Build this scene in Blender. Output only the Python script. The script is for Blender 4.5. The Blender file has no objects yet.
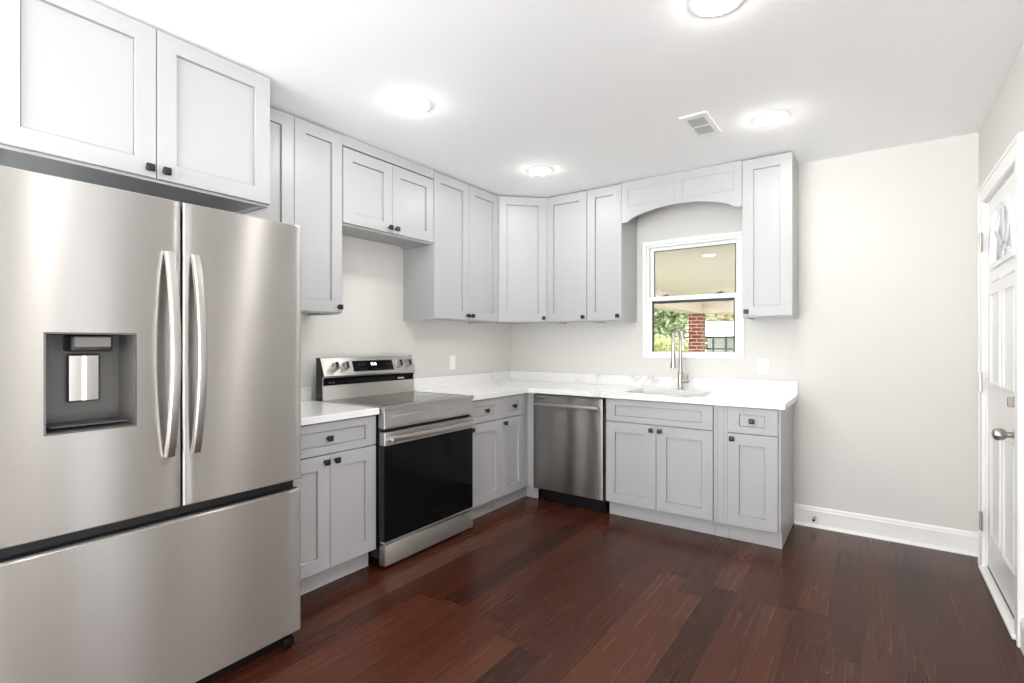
import bpy, bmesh, math, random
from mathutils import Vector, Matrix
R = math.radians
sc = bpy.context.scene
col = sc.collection
random.seed(7)

# ------------------------------------------------------------------ camera, world, light, exposure
H = 2.47          # ceiling height
W = 3.358         # x of the right wall
REAR = -6.8       # y of the wall behind the camera
cam_d = bpy.data.cameras.new('camera'); cam = bpy.data.objects.new('camera', cam_d); col.objects.link(cam)
cam.location = (2.854, -4.008, 1.242)
cam.rotation_euler = (R(90), 0, R(35.197))
cam_d.sensor_width = 36; cam_d.lens = 511.64 / 1024 * 36; cam_d.shift_y = 1.09 / 1024
cam_d.clip_start = 0.02; cam_d.clip_end = 200
sc.camera = cam
sc.view_settings.view_transform = 'Standard'; sc.view_settings.look = 'None'
sc.view_settings.gamma = 1; sc.view_settings.use_curve_mapping = False
sc.view_settings.exposure = 0.58
sc.cycles.use_denoising = True
sc.cycles.max_bounces = 12; sc.cycles.diffuse_bounces = 8; sc.cycles.glossy_bounces = 4
sc.cycles.transparent_max_bounces = 12
sc.cycles.caustics_reflective = False; sc.cycles.caustics_refractive = False
sc.cycles.sample_clamp_indirect = 6

SKY = 14.2         # radiance scale of the sky and the added glow below it
LAMP = 92.0       # radiance of the recessed lamp lenses
world = bpy.data.worlds.new('sky'); sc.world = world; world.use_nodes = True
wn = world.node_tree.nodes; bg = wn['Background']
# overcast sky above the horizon, brighter glow added below it to lift the ceiling
_t = world.node_tree; _tc = wn.new('ShaderNodeTexCoord'); _sx = wn.new('ShaderNodeSeparateXYZ'); _rp = wn.new('ShaderNodeValToRGB')
_t.links.new(_tc.outputs['Generated'], _sx.inputs[0]); _t.links.new(_sx.outputs[2], _rp.inputs[0])
_mr = wn.new('ShaderNodeMapRange'); _mr.inputs[1].default_value = -1; _mr.inputs[2].default_value = 1
_t.links.new(_sx.outputs[2], _mr.inputs[0]); _t.links.new(_mr.outputs[0], _rp.inputs[0])
_e = _rp.color_ramp.elements; _e[0].position = .46; _e[0].color = (.94, .97, 1, 1); _e[1].position = .52; _e[1].color = (.50, .505, .515, 1)
_t.links.new(_rp.outputs[0], bg.inputs[0]); bg.inputs[1].default_value = SKY

sun_d = bpy.data.lights.new('sun', 'SUN'); sun = bpy.data.objects.new('sun', sun_d); col.objects.link(sun)
sun_d.energy = 2.6; sun_d.angle = R(2); sun_d.color = (1, .95, .85)
sun.rotation_euler = (R(20), R(-48), 0)     # comes over the house from the left

def portal(name, loc, rot, sx, sy):
    d = bpy.data.lights.new(name, 'AREA'); d.shape = 'RECTANGLE'; d.size = sx; d.size_y = sy
    d.cycles.is_portal = True
    o = bpy.data.objects.new(name, d); o.location = loc; o.rotation_euler = rot; col.objects.link(o)
portal('added_patio_portal', (1.68, REAR - .12, 1.21), (R(90), 0, 0), 3.24, 2.38)
portal('side_window_portal', (W + .11, -2.81, .90), (0, R(90), 0), 1.6, .48)
portal('added_window_portal', (W + .11, -4.565, 1.15), (0, R(90), 0), 2.2, 1.53)
portal('kitchen_window_portal', (1.71, .14, 1.587), (R(-90), 0, 0), .74, .9)

# ------------------------------------------------------------------ helpers
ROOTM = {}
def MAT(name): return bpy.data.materials[name]
def tag(o, label=None, cat=None, group=None, kind=None):
    if label: o['label'] = label
    if cat: o['category'] = cat
    if group: o['group'] = group
    if kind: o['kind'] = kind
    return o
def thing(name, label, cat, loc=(0, 0, 0), rz=0, group=None):
    o = bpy.data.objects.new(name, None); col.objects.link(o); o.empty_display_size = .1
    o.location = loc; o.rotation_euler = (0, 0, rz)
    ROOTM[o.name] = Matrix.Translation(loc) @ Matrix.Rotation(rz, 4, 'Z')
    return tag(o, label, cat, group)
def top(o):
    while o.parent: o = o.parent
    return o
def part(name, bm, mat, parent=None, smooth=False, world_coords=False, angle=35, origin=None):
    """one mesh object; world_coords: the shape was written in room coordinates"""
    if parent is not None and world_coords:
        t = top(parent)
        if t.name in ROOTM: bm.transform(ROOTM[t.name].inverted())
    if origin is not None: bm.transform(Matrix.Translation(-Vector(origin)))
    bmesh.ops.recalc_face_normals(bm, faces=bm.faces)
    me = bpy.data.meshes.new(name); bm.to_mesh(me); bm.free()
    if smooth:
        for p in me.polygons: p.use_smooth = True
        me.set_sharp_from_angle(angle=R(angle))
    o = bpy.data.objects.new(name, me); col.objects.link(o)
    me.materials.append(MAT(mat) if isinstance(mat, str) else mat)
    if parent is not None: o.parent = parent
    if origin is not None: o.location = origin
    return o
def struct(name, bm, mat, parent=None, **k):
    o = part(name, bm, mat, parent, **k)
    if parent is None: o['kind'] = 'structure'
    return o
def BM(): return bmesh.new()
def box(bm, x0, y0, z0, x1, y1, z1, bev=0, seg=1):
    x0, x1 = sorted((x0, x1)); y0, y1 = sorted((y0, y1)); z0, z1 = sorted((z0, z1))
    m = Matrix.Translation(((x0+x1)/2, (y0+y1)/2, (z0+z1)/2)) @ Matrix.Diagonal((x1-x0, y1-y0, z1-z0, 1))
    r = bmesh.ops.create_cube(bm, size=1, matrix=m)
    if bev:
        es = list({e for v in r['verts'] for e in v.link_edges})
        bmesh.ops.bevel(bm, geom=es, offset=bev, segments=seg, affect='EDGES', profile=.5)
    return bm
def cyl(bm, p0, p1, r0, r1=None, seg=20):
    p0, p1 = Vector(p0), Vector(p1); d = p1 - p0
    if r1 is None: r1 = r0
    m = Matrix.Translation((p0+p1)/2) @ d.to_track_quat('Z', 'Y').to_matrix().to_4x4()
    bmesh.ops.create_cone(bm, cap_ends=True, segments=seg, radius1=r0, radius2=r1, depth=d.length, matrix=m)
    return bm
def lathe(bm, prof, p, axis, seg=24, caps=True):
    """prof: (radius, height) pairs turned round axis from point p"""
    q = Vector(axis).to_track_quat('Z', 'Y'); p = Vector(p); rings = []
    for r, h in prof:
        if r < 1e-6: rings.append([bm.verts.new(p + q @ Vector((0, 0, h)))])
        else: rings.append([bm.verts.new(p + q @ Vector((r*math.cos(2*math.pi*i/seg), r*math.sin(2*math.pi*i/seg), h))) for i in range(seg)])
    for a, b in zip(rings, rings[1:]):
        if len(a) == 1 and len(b) == 1: continue
        for i in range(seg):
            j = (i+1) % seg
            if len(a) == 1: bm.faces.new((a[0], b[i], b[j]))
            elif len(b) == 1: bm.faces.new((a[i], a[j], b[0]))
            else: bm.faces.new((a[i], a[j], b[j], b[i]))
    for e in (rings[0], rings[-1]):
        if len(e) > 1 and caps: bm.faces.new(e)
    return bm
def tube(bm, pts, rad, seg=14):
    pts = [Vector(p) for p in pts]; rings = []
    up = None
    for i, p in enumerate(pts):
        t = (pts[min(i+1, len(pts)-1)] - pts[max(i-1, 0)]).normalized()
        if up is None: up = t.orthogonal().normalized()
        up = (up - t*up.dot(t)).normalized(); s = t.cross(up)
        r = rad[i] if isinstance(rad, (list, tuple)) else rad
        rings.append([bm.verts.new(p + r*(math.cos(2*math.pi*k/seg)*up + math.sin(2*math.pi*k/seg)*s)) for k in range(seg)])
    for a, b in zip(rings, rings[1:]):
        for k in range(seg): bm.faces.new((a[k], a[(k+1) % seg], b[(k+1) % seg], b[k]))
    bm.faces.new(rings[0]); bm.faces.new(rings[-1])
    return bm
def prism(bm, poly, axis, a, b):
    """2-D polygon pushed along an axis: 'x' takes (y,z) points, 'y' takes (x,z), 'z' takes (x,y)"""
    def P(u, v, w): return {'x': (w, u, v), 'y': (u, w, v), 'z': (u, v, w)}[axis]
    A = [bm.verts.new(P(u, v, a)) for u, v in poly]; B = [bm.verts.new(P(u, v, b)) for u, v in poly]
    bm.faces.new(A); bm.faces.new(B[::-1]); n = len(poly)
    for i in range(n): bm.faces.new((A[i], A[(i+1) % n], B[(i+1) % n], B[i]))
    return bm
def slab_with_hole(bm, a0, b0, a1, b1, holes, axis, c0, c1):
    """rectangle a,b with rectangular holes, thickness c0..c1 along axis, built from blocks on a grid"""
    A = sorted({a0, a1, *[h[0] for h in holes], *[h[2] for h in holes]})
    B = sorted({b0, b1, *[h[1] for h in holes], *[h[3] for h in holes]})
    def P(u, v, w): return {'x': (w, u, v), 'y': (u, w, v), 'z': (u, v, w)}[axis]
    V = {}
    def vert(u, v, w):
        k = (u, v, w)
        if k not in V: V[k] = bm.verts.new(P(u, v, w))
        return V[k]
    def solid(i, j):
        if i < 0 or j < 0 or i >= len(A)-1 or j >= len(B)-1: return False
        m, n = (A[i]+A[i+1])/2, (B[j]+B[j+1])/2
        return not any(h[0] < m < h[2] and h[1] < n < h[3] for h in holes)
    for i in range(len(A)-1):
        for j in range(len(B)-1):
            if not solid(i, j): continue
            q = [(A[i], B[j]), (A[i+1], B[j]), (A[i+1], B[j+1]), (A[i], B[j+1])]
            for c in (c0, c1): bm.faces.new([vert(u, v, c) for u, v in q])
            for (di, dj), (s, t) in {(0, -1): (0, 1), (1, 0): (1, 2), (0, 1): (2, 3), (-1, 0): (3, 0)}.items():
                if not solid(i+di, j+dj):
                    bm.faces.new([vert(*q[s], c0), vert(*q[t], c0), vert(*q[t], c1), vert(*q[s], c1)])
    return bm

# ------------------------------------------------------------------ materials
def srgb(r, g, b):
    f = lambda c: (c/255/12.92 if c/255 <= .04045 else ((c/255+.055)/1.055)**2.4)
    return (f(r), f(g), f(b), 1)
def newmat(name):
    m = bpy.data.materials.new(name); m.use_nodes = True
    nt = m.node_tree; return m, nt, nt.nodes['Principled BSDF']
class N:
    """tiny node helper"""
    def __init__(s, nt): s.nt = nt
    def __call__(s, t, **k):
        n = s.nt.nodes.new(t)
        for a, v in k.items(): setattr(n, a, v)
        return n
    def link(s, a, b): s.nt.links.new(a, b)
    def math(s, op, a, b=None, clamp=False):
        n = s.nt.nodes.new('ShaderNodeMath'); n.operation = op; n.use_clamp = clamp
        for i, v in enumerate((a, b)):
            if v is None: continue
            if isinstance(v, (int, float)): n.inputs[i].default_value = v
            else: s.link(v, n.inputs[i])
        return n.outputs[0]
    def mix(s, f, a, b, mode='MIX'):
        n = s.nt.nodes.new('ShaderNodeMix'); n.data_type = 'RGBA'; n.blend_type = mode
        for i, v in ((0, f), (6, a), (7, b)):
            if isinstance(v, (int, float)): n.inputs[i].default_value = v
            elif isinstance(v, tuple): n.inputs[i].default_value = v
            else: s.link(v, n.inputs[i])
        return n.outputs[2]
    def noise(s, vec, scale, detail=3, rough=.5, dist=0):
        n = s.nt.nodes.new('ShaderNodeTexNoise'); s.link(vec, n.inputs['Vector'])
        n.inputs['Scale'].default_value = scale; n.inputs['Detail'].default_value = detail
        n.inputs['Roughness'].default_value = rough; n.inputs['Distortion'].default_value = dist
        return n.outputs['Fac']
    def ramp(s, fac, stops):
        n = s.nt.nodes.new('ShaderNodeValToRGB'); s.link(fac, n.inputs[0]); e = n.color_ramp.elements
        while len(e) < len(stops): e.new(.5)
        for q, (p, c) in zip(e, stops): q.position = p; q.color = c
        return n.outputs[0]
def paint(name, rgb, rough=.5, var=.02, scale=6, spec=.5, bump=0):
    m, nt, b = newmat(name); n = N(nt); c = n('ShaderNodeTexCoord').outputs['Object']
    f = n.noise(c, scale, 4)
    a = srgb(*rgb); d = tuple(x*(1-var) for x in a[:3]) + (1,)
    n.link(n.mix(f, d, a), b.inputs['Base Color'])
    b.inputs['Roughness'].default_value = rough; b.inputs['Specular IOR Level'].default_value = spec
    if bump:
        bp = n('ShaderNodeBump'); bp.inputs['Strength'].default_value = bump; bp.inputs['Distance'].default_value = .002
        n.link(n.noise(c, 180, 2), bp.inputs['Height']); n.link(bp.outputs[0], b.inputs['Normal'])
    return m
def metal(name, rgb, rough, aniso=0, tangent=(0, 0, 1), var=.06):
    m, nt, b = newmat(name); n = N(nt); c = n('ShaderNodeTexCoord').outputs['Object']
    mp = n('ShaderNodeMapping'); mp.inputs['Scale'].default_value = (3, 3, 220); n.link(c, mp.inputs[0])
    f = n.noise(mp.outputs[0], 2.0, 2)
    a = srgb(*rgb); d = tuple(x*(1-var) for x in a[:3]) + (1,)
    n.link(n.mix(f, d, a), b.inputs['Base Color'])
    b.inputs['Metallic'].default_value = 1; b.inputs['Roughness'].default_value = rough
    if aniso:
        b.inputs['Anisotropic'].default_value = aniso
        v = n('ShaderNodeCombineXYZ')
        for i in range(3): v.inputs[i].default_value = tangent[i]
        n.link(v.outputs[0], b.inputs['Tangent'])
    return m
def emit(name, rgb, s):
    m, nt, b = newmat(name); n = N(nt); c = n('ShaderNodeTexCoord').outputs['Object']
    e = n('ShaderNodeEmission'); e.inputs[1].default_value = s
    n.link(n.mix(n.noise(c, 3), tuple(rgb)+(1,), tuple(x*.98 for x in rgb)+(1,)), e.inputs[0])
    n.link(e.outputs[0], nt.nodes['Material Output'].inputs[0]); nt.nodes.remove(b)
    return m

paint('wall_paint', (219, 217, 212), .85, .015, 2, .3)
paint('ceiling_paint', (252, 252, 252), .9, .01, 2, .2)
paint('trim_white', (244, 243, 241), .35, .01, 5)
paint('door_white', (240, 240, 239), .3, .01, 5)
paint('cabinet_grey', (178, 178, 178), .38, .015, 4)
paint('cabinet_kick', (182, 182, 181), .45, .02, 4)
paint('plastic_white', (243, 243, 240), .35, .01, 8)
paint('plastic_grey', (84, 81, 78), .35, .05, 8)
paint('nozzle_grey', (120, 117, 113), .4, .04, 8)
paint('black_knob', (24, 24, 25), .38, .2, 30)
paint('black_plastic', (14, 14, 15), .35, .2, 20)
paint('black_enamel', (16, 16, 17), .25, .1, 10)
paint('appliance_grey', (70, 70, 72), .5, .05, 5)
paint('black_frame', (38, 37, 36), .5, .1, 8)
paint('vent_grey', (186, 186, 186), .6, .06, 30)
paint('vinyl_white', (246, 246, 245), .3, .01, 6)
metal('stainless', (206, 203, 199), .36, 1.0)
metal('stainless_dark', (186, 184, 182), .34, 1.0)
metal('stainless_flat', (205, 203, 200), .3, .4, (1, 0, 0))
metal('handle_steel', (186, 182, 178), .36)
metal('satin_nickel', (190, 184, 176), .28)
metal('chrome_plate', (228, 226, 224), .12, .5)
metal('sink_steel', (196, 196, 196), .32)
emit('lamp_lens', (1, .98, .955), LAMP)
emit('clock_glow', (.85, .95, 1), 3.0)
emit('porch_lamp', (1, .96, .85), 4)

def glass_mat(name, tint=(1, 1, 1), gloss=.06):
    m, nt, b = newmat(name); n = N(nt); nt.nodes.remove(b)
    c = n('ShaderNodeTexCoord').outputs['Object']
    t = n('ShaderNodeBsdfTransparent'); n.link(n.mix(n.noise(c, 2), tuple(tint)+(1,), tuple(x*.985 for x in tint)+(1,)), t.inputs[0])
    g = n('ShaderNodeBsdfGlossy'); g.inputs['Roughness'].default_value = .01
    fr = n('ShaderNodeLayerWeight'); fr.inputs[0].default_value = .2
    mx = n('ShaderNodeMixShader'); n.link(n.math('MULTIPLY', fr.outputs['Fresnel'], .8, True), mx.inputs[0])
    n.link(t.outputs[0], mx.inputs[1]); n.link(g.outputs[0], mx.inputs[2]); n.link(mx.outputs[0], nt.nodes['Material Output'].inputs[0])
glass_mat('window_glass'); glass_mat('dimmed_glass', (.5, .5, .5)); glass_mat('frosted_glass', (.5, .503, .5)); glass_mat('tinted_glass', (.42, .42, .42)); glass_mat('dark_tinted_glass', (.72, .72, .72)); glass_mat('added_patio_glass', (.90, .90, .90))  # grey tints added to dim the daylight and the view outside
def black_glass():
    m, nt, b = newmat('black_glass'); n = N(nt); c = n('ShaderNodeTexCoord').outputs['Object']
    n.link(n.mix(n.noise(c, 5), (.004, .004, .004, 1), (.006, .006, .007, 1)), b.inputs['Base Color'])
    b.inputs['Roughness'].default_value = .05; b.inputs['Specular IOR Level'].default_value = .10
    m, nt, b = newmat('cooktop_glass'); n = N(nt); c = n('ShaderNodeTexCoord').outputs['Object']
    n.link(n.mix(n.noise(c, 5), (.012, .012, .012, 1), (.016, .016, .017, 1)), b.inputs['Base Color'])
    b.inputs['Roughness'].default_value = .09; b.inputs['Specular IOR Level'].default_value = .8
black_glass()
def marble():
    m, nt, b = newmat('white_quartz'); n = N(nt); c = n('ShaderNodeTexCoord').outputs['Object']
    base = n.mix(n.noise(c, 3, 5), srgb(236, 236, 235), srgb(243, 243, 242))
    v = n.math('ABSOLUTE', n.math('SUBTRACT', n.noise(c, 1.15, 6, .55, .9), .5))
    line = n.ramp(v, [(0, (1, 1, 1, 1)), (.007, (.3, .3, .3, 1)), (.028, (0, 0, 0, 1))])
    mask = n.ramp(n.noise(c, 2.3, 2), [(.50, (0, 0, 0, 1)), (.66, (1, 1, 1, 1))])
    f = n.math('MULTIPLY', line, mask)
    v2 = n.math('ABSOLUTE', n.math('SUBTRACT', n.noise(c, 3.4, 5, .6, 1.2), .5))
    f2 = n.math('MULTIPLY', n.ramp(v2, [(0, (.25, .25, .25, 1)), (.012, (0, 0, 0, 1))]), mask)
    n.link(n.mix(n.math('MULTIPLY', n.math('ADD', f, f2)  , .85, True), base, srgb(176, 172, 166)), b.inputs['Base Color'])
    b.inputs['Roughness'].default_value = .16
marble()
def wood_floor():
    m, nt, b = newmat('dark_hardwood'); n = N(nt)
    g = n('ShaderNodeNewGeometry').outputs['Position']
    sp = n('ShaderNodeSeparateXYZ'); n.link(g, sp.inputs[0]); X, Y = sp.outputs[0], sp.outputs[1]
    PW, PL = .128, 1.25
    xr = n.math('DIVIDE', X, PW); row = n.math('FLOOR', xr); xf = n.math('SUBTRACT', xr, row)
    wn1 = n('ShaderNodeTexWhiteNoise', noise_dimensions='1D'); n.link(row, wn1.inputs['W'])
    yr = n.math('ADD', n.math('DIVIDE', Y, PL), n.math('MULTIPLY', wn1.outputs[0], 7.3))
    pl = n.math('FLOOR', yr); yf = n.math('SUBTRACT', yr, pl)
    cv = n('ShaderNodeCombineXYZ'); n.link(row, cv.inputs[0]); n.link(pl, cv.inputs[1])
    wn2 = n('ShaderNodeTexWhiteNoise', noise_dimensions='2D'); n.link(cv.outputs[0], wn2.inputs['Vector']); rnd = wn2.outputs[0]
    # grain, shifted for every board
    gv = n('ShaderNodeCombineXYZ')
    n.link(n.math('ADD', n.math('MULTIPLY', X, 95), n.math('MULTIPLY', rnd, 61)), gv.inputs[0])
    n.link(n.math('MULTIPLY', Y, 1.7), gv.inputs[1]); n.link(n.math('MULTIPLY', rnd, 17), gv.inputs[2])
    gr = n.noise(gv.outputs[0], 1.0, 4, .6, .35)
    fv = n('ShaderNodeCombineXYZ'); n.link(n.math('MULTIPLY', X, 260), fv.inputs[0]); n.link(n.math('MULTIPLY', Y, 9), fv.inputs[1])
    fine = n.noise(fv.outputs[0], 1.0, 2, .5)
    tone = n.ramp(rnd, [(0, srgb(50, 26, 18)), (.10, srgb(60, 31, 20)), (.5, srgb(71, 36, 24)), (.85, srgb(80, 42, 28)), (1, srgb(88, 51, 34))])
    c1 = n.mix(n.ramp(gr, [(.25, (0, 0, 0, 1)), (.72, (1, 1, 1, 1))]), n.mix(1.0, tone, (.76, .73, .71, 1), 'MULTIPLY'), tone)
    c2 = n.mix(n.ramp(fine, [(.3, (1, 1, 1, 1)), (.55, (0, 0, 0, 1))]), c1, n.mix(1.0, c1, (.82, .80, .78, 1), 'MULTIPLY'))
    ex = n.math('MULTIPLY', n.math('MINIMUM', xf, n.math('SUBTRACT', 1, xf)), PW)
    ey = n.math('MULTIPLY', n.math('MINIMUM', yf, n.math('SUBTRACT', 1, yf)), PL)
    e = n.math('MINIMUM', ex, ey)
    gap = n.ramp(n.math('MULTIPLY', e, 100), [(.05, (1, 1, 1, 1)), (.16, (0, 0, 0, 1))])
    c3 = n.mix(n.math('MULTIPLY', gap, .75), c2, srgb(18, 8, 6))
    # specks of plaster dust
    vo = n('ShaderNodeTexVoronoi'); n.link(g, vo.inputs['Vector']); vo.inputs['Scale'].default_value = 3.3
    pv = n('ShaderNodeSeparateColor'); n.link(vo.outputs['Color'], pv.inputs[0])
    sp_f = n.math('MULTIPLY', n.math('LESS_THAN', vo.outputs['Distance'], .017), n.math('GREATER_THAN', pv.outputs[0], .45))
    n.link(n.mix(n.math('MULTIPLY', sp_f, .7), c3, srgb(190, 170, 155)), b.inputs['Base Color'])
    n.link(n.math('ADD', n.math('MULTIPLY', gr, .12), .20), b.inputs['Roughness'])
    b.inputs['Specular IOR Level'].default_value = .22
    bp = n('ShaderNodeBump'); bp.inputs['Strength'].default_value = .12; bp.inputs['Distance'].default_value = .001
    n.link(n.math('SUBTRACT', n.math('MULTIPLY', gr, .15), gap), bp.inputs['Height']); n.link(bp.outputs[0], b.inputs['Normal'])
wood_floor()
def brick():
    m, nt, b = newmat('red_brick'); n = N(nt)
    g = n('ShaderNodeTexCoord').outputs['Object']; sp = n('ShaderNodeSeparateXYZ'); n.link(g, sp.inputs[0])
    v = n('ShaderNodeCombineXYZ'); n.link(n.math('ADD', sp.outputs[0], sp.outputs[1]), v.inputs[0]); n.link(sp.outputs[2], v.inputs[1])
    t = n('ShaderNodeTexBrick'); n.link(v.outputs[0], t.inputs['Vector'])
    t.inputs['Color1'].default_value = srgb(134, 66, 50); t.inputs['Color2'].default_value = srgb(98, 44, 35)
    t.inputs['Mortar'].default_value = srgb(196, 176, 160); t.inputs['Scale'].default_value = 1
    t.inputs['Brick Width'].default_value = .215; t.inputs['Row Height'].default_value = .075; t.inputs['Mortar Size'].default_value = .009
    n.link(t.outputs[0], b.inputs['Base Color']); b.inputs['Roughness'].default_value = .9
brick()
def leafmat(name, a, c):
    m, nt, b = newmat(name); n = N(nt); g = n('ShaderNodeNewGeometry')
    wn_ = n('ShaderNodeTexWhiteNoise', noise_dimensions='1D'); n.link(g.outputs['Random Per Island'], wn_.inputs['W'])
    n.link(n.mix(wn_.outputs[0], srgb(*a), srgb(*c)), b.inputs['Base Color']); b.inputs['Roughness'].default_value = .55
    b.inputs['Transmission Weight'].default_value = 0
leafmat('leaf_green', (150, 168, 124), (206, 214, 176))
leafmat('leaf_yellow', (188, 192, 132), (222, 220, 172))
leafmat('leaf_olive', (172, 170, 124), (222, 212, 166))
paint('bark', (88, 70, 56), .9, .3, 12)
paint('lawn', (150, 168, 104), .95, .3, 3)
paint('porch_ceiling_paint', (234, 229, 221), .7, .05, 1.5)
paint('porch_trim', (226, 214, 204), .7, .03, 3)
paint('concrete', (196, 190, 182), .9, .1, 3)
paint('shed_roof_white', (246, 247, 250), .6, .02, 2)
paint('shed_wall', (226, 226, 230), .7, .06, 3)
paint('dark_metal', (46, 48, 56), .5, .1, 8)

# ------------------------------------------------------------------ room shell
WX0, WX1, WZ0, WZ1 = 1.335, 2.085, 1.128, 2.046          # kitchen window opening
DY0, DY1, DZ = -1.035, -.235, 2.012                      # entry door opening (right wall)
SY0, SY1, SZ0, SZ1 = -3.05, -2.57, .10, 1.70             # side window opening (right wall)
QY0, QY1, QZ0, QZ1 = -5.33, -3.80, .05, 2.25              # unseen tall window added in the right wall to brighten the room
PX0, PX1, PZ0, PZ1 = .06, 3.30, .02, 2.40                # unseen patio opening added behind the camera to bring in daylight
struct('floor', box(BM(), -.12, REAR-.12, -.12, W+.14, .15, 0), 'dark_hardwood')
struct('ceiling', box(BM(), -.12, REAR-.12, H, W+.14, .15, H+.12), 'ceiling_paint')
struct('wall_back', slab_with_hole(BM(), -.12, 0, W+.14, H, [(WX0, WZ0, WX1, WZ1)], 'y', 0, .15), 'wall_paint')
struct('wall_left', box(BM(), -.12, REAR-.12, 0, 0, 0, H), 'wall_paint')
struct('wall_right', slab_with_hole(BM(), REAR-.12, 0, 0, H, [(DY0, 0, DY1, DZ), (SY0, SZ0, SY1, SZ1), (QY0, QZ0, QY1, QZ1)], 'x', W, W+.14), 'wall_paint')
struct('wall_rear', slab_with_hole(BM(), 0, 0, W, H, [(PX0, PZ0, PX1, PZ1)], 'y', REAR-.12, REAR), 'wall_paint')

def baseboard_profile(s):     # (out from wall, z)
    return [(0, 0), (.015*s, 0), (.015*s, .098), (.0175*s, .100), (.0175*s, .108), (.013*s, .112), (.012*s, .126), (.005*s, .134), (0, .134)]
struct('baseboard_back', prism(BM(), [(-u, z) for u, z in baseboard_profile(1)], 'x', 2.412, W), 'trim_white')
bm = prism(BM(), [(W-u, z) for u, z in baseboard_profile(1)], 'y', -2.4, DY0-.085)
struct('baseboard_right', bm, 'trim_white')
# quarter round along the floor
struct('trim_1', prism(BM(), [(-.015, 0), (-.031, 0), (-.029, .008), (-.023, .014), (-.015, .016)], 'x', 2.412, W), 'trim_white')

# door casing (fluted flat stock) and jamb
bm = BM()
for a, b_ in ((DY0-.085, DY0+.004), (DY1-.004, DY1+.085)):
    box(bm, W-.018, a, 0, W, b_, DZ-.004, .003)
    box(bm, W-.023, (a if a < -1 else b_-.02), 0, W-.016, (a+.02 if a < -1 else b_), DZ+.08, .003)
box(bm, W-.018, DY0-.085, DZ-.004, W, DY1+.085, DZ+.085, .003)
box(bm, W-.023, DY0-.085, DZ+.065, W-.016, DY1+.085, DZ+.085, .003)
struct('trim_2', bm, 'trim_white')
bm = BM()
box(bm, W+.001, DY0, 0, W+.139, DY0+.012, DZ); box(bm, W+.001, DY1-.012, 0, W+.139, DY1, DZ); box(bm, W+.001, DY0, DZ-.012, W+.139, DY1, DZ)
box(bm, W+.055, DY0, 0, W+.075, DY0+.03, DZ); box(bm, W+.055, DY1-.03, 0, W+.075, DY1, DZ)
struct('trim_3', bm, 'trim_white')
# white threshold strip
struct('trim_4', box(BM(), W-.03, DY0-.02, 0, W+.05, DY1+.02, .02, .006, 2), 'trim_white')

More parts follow.
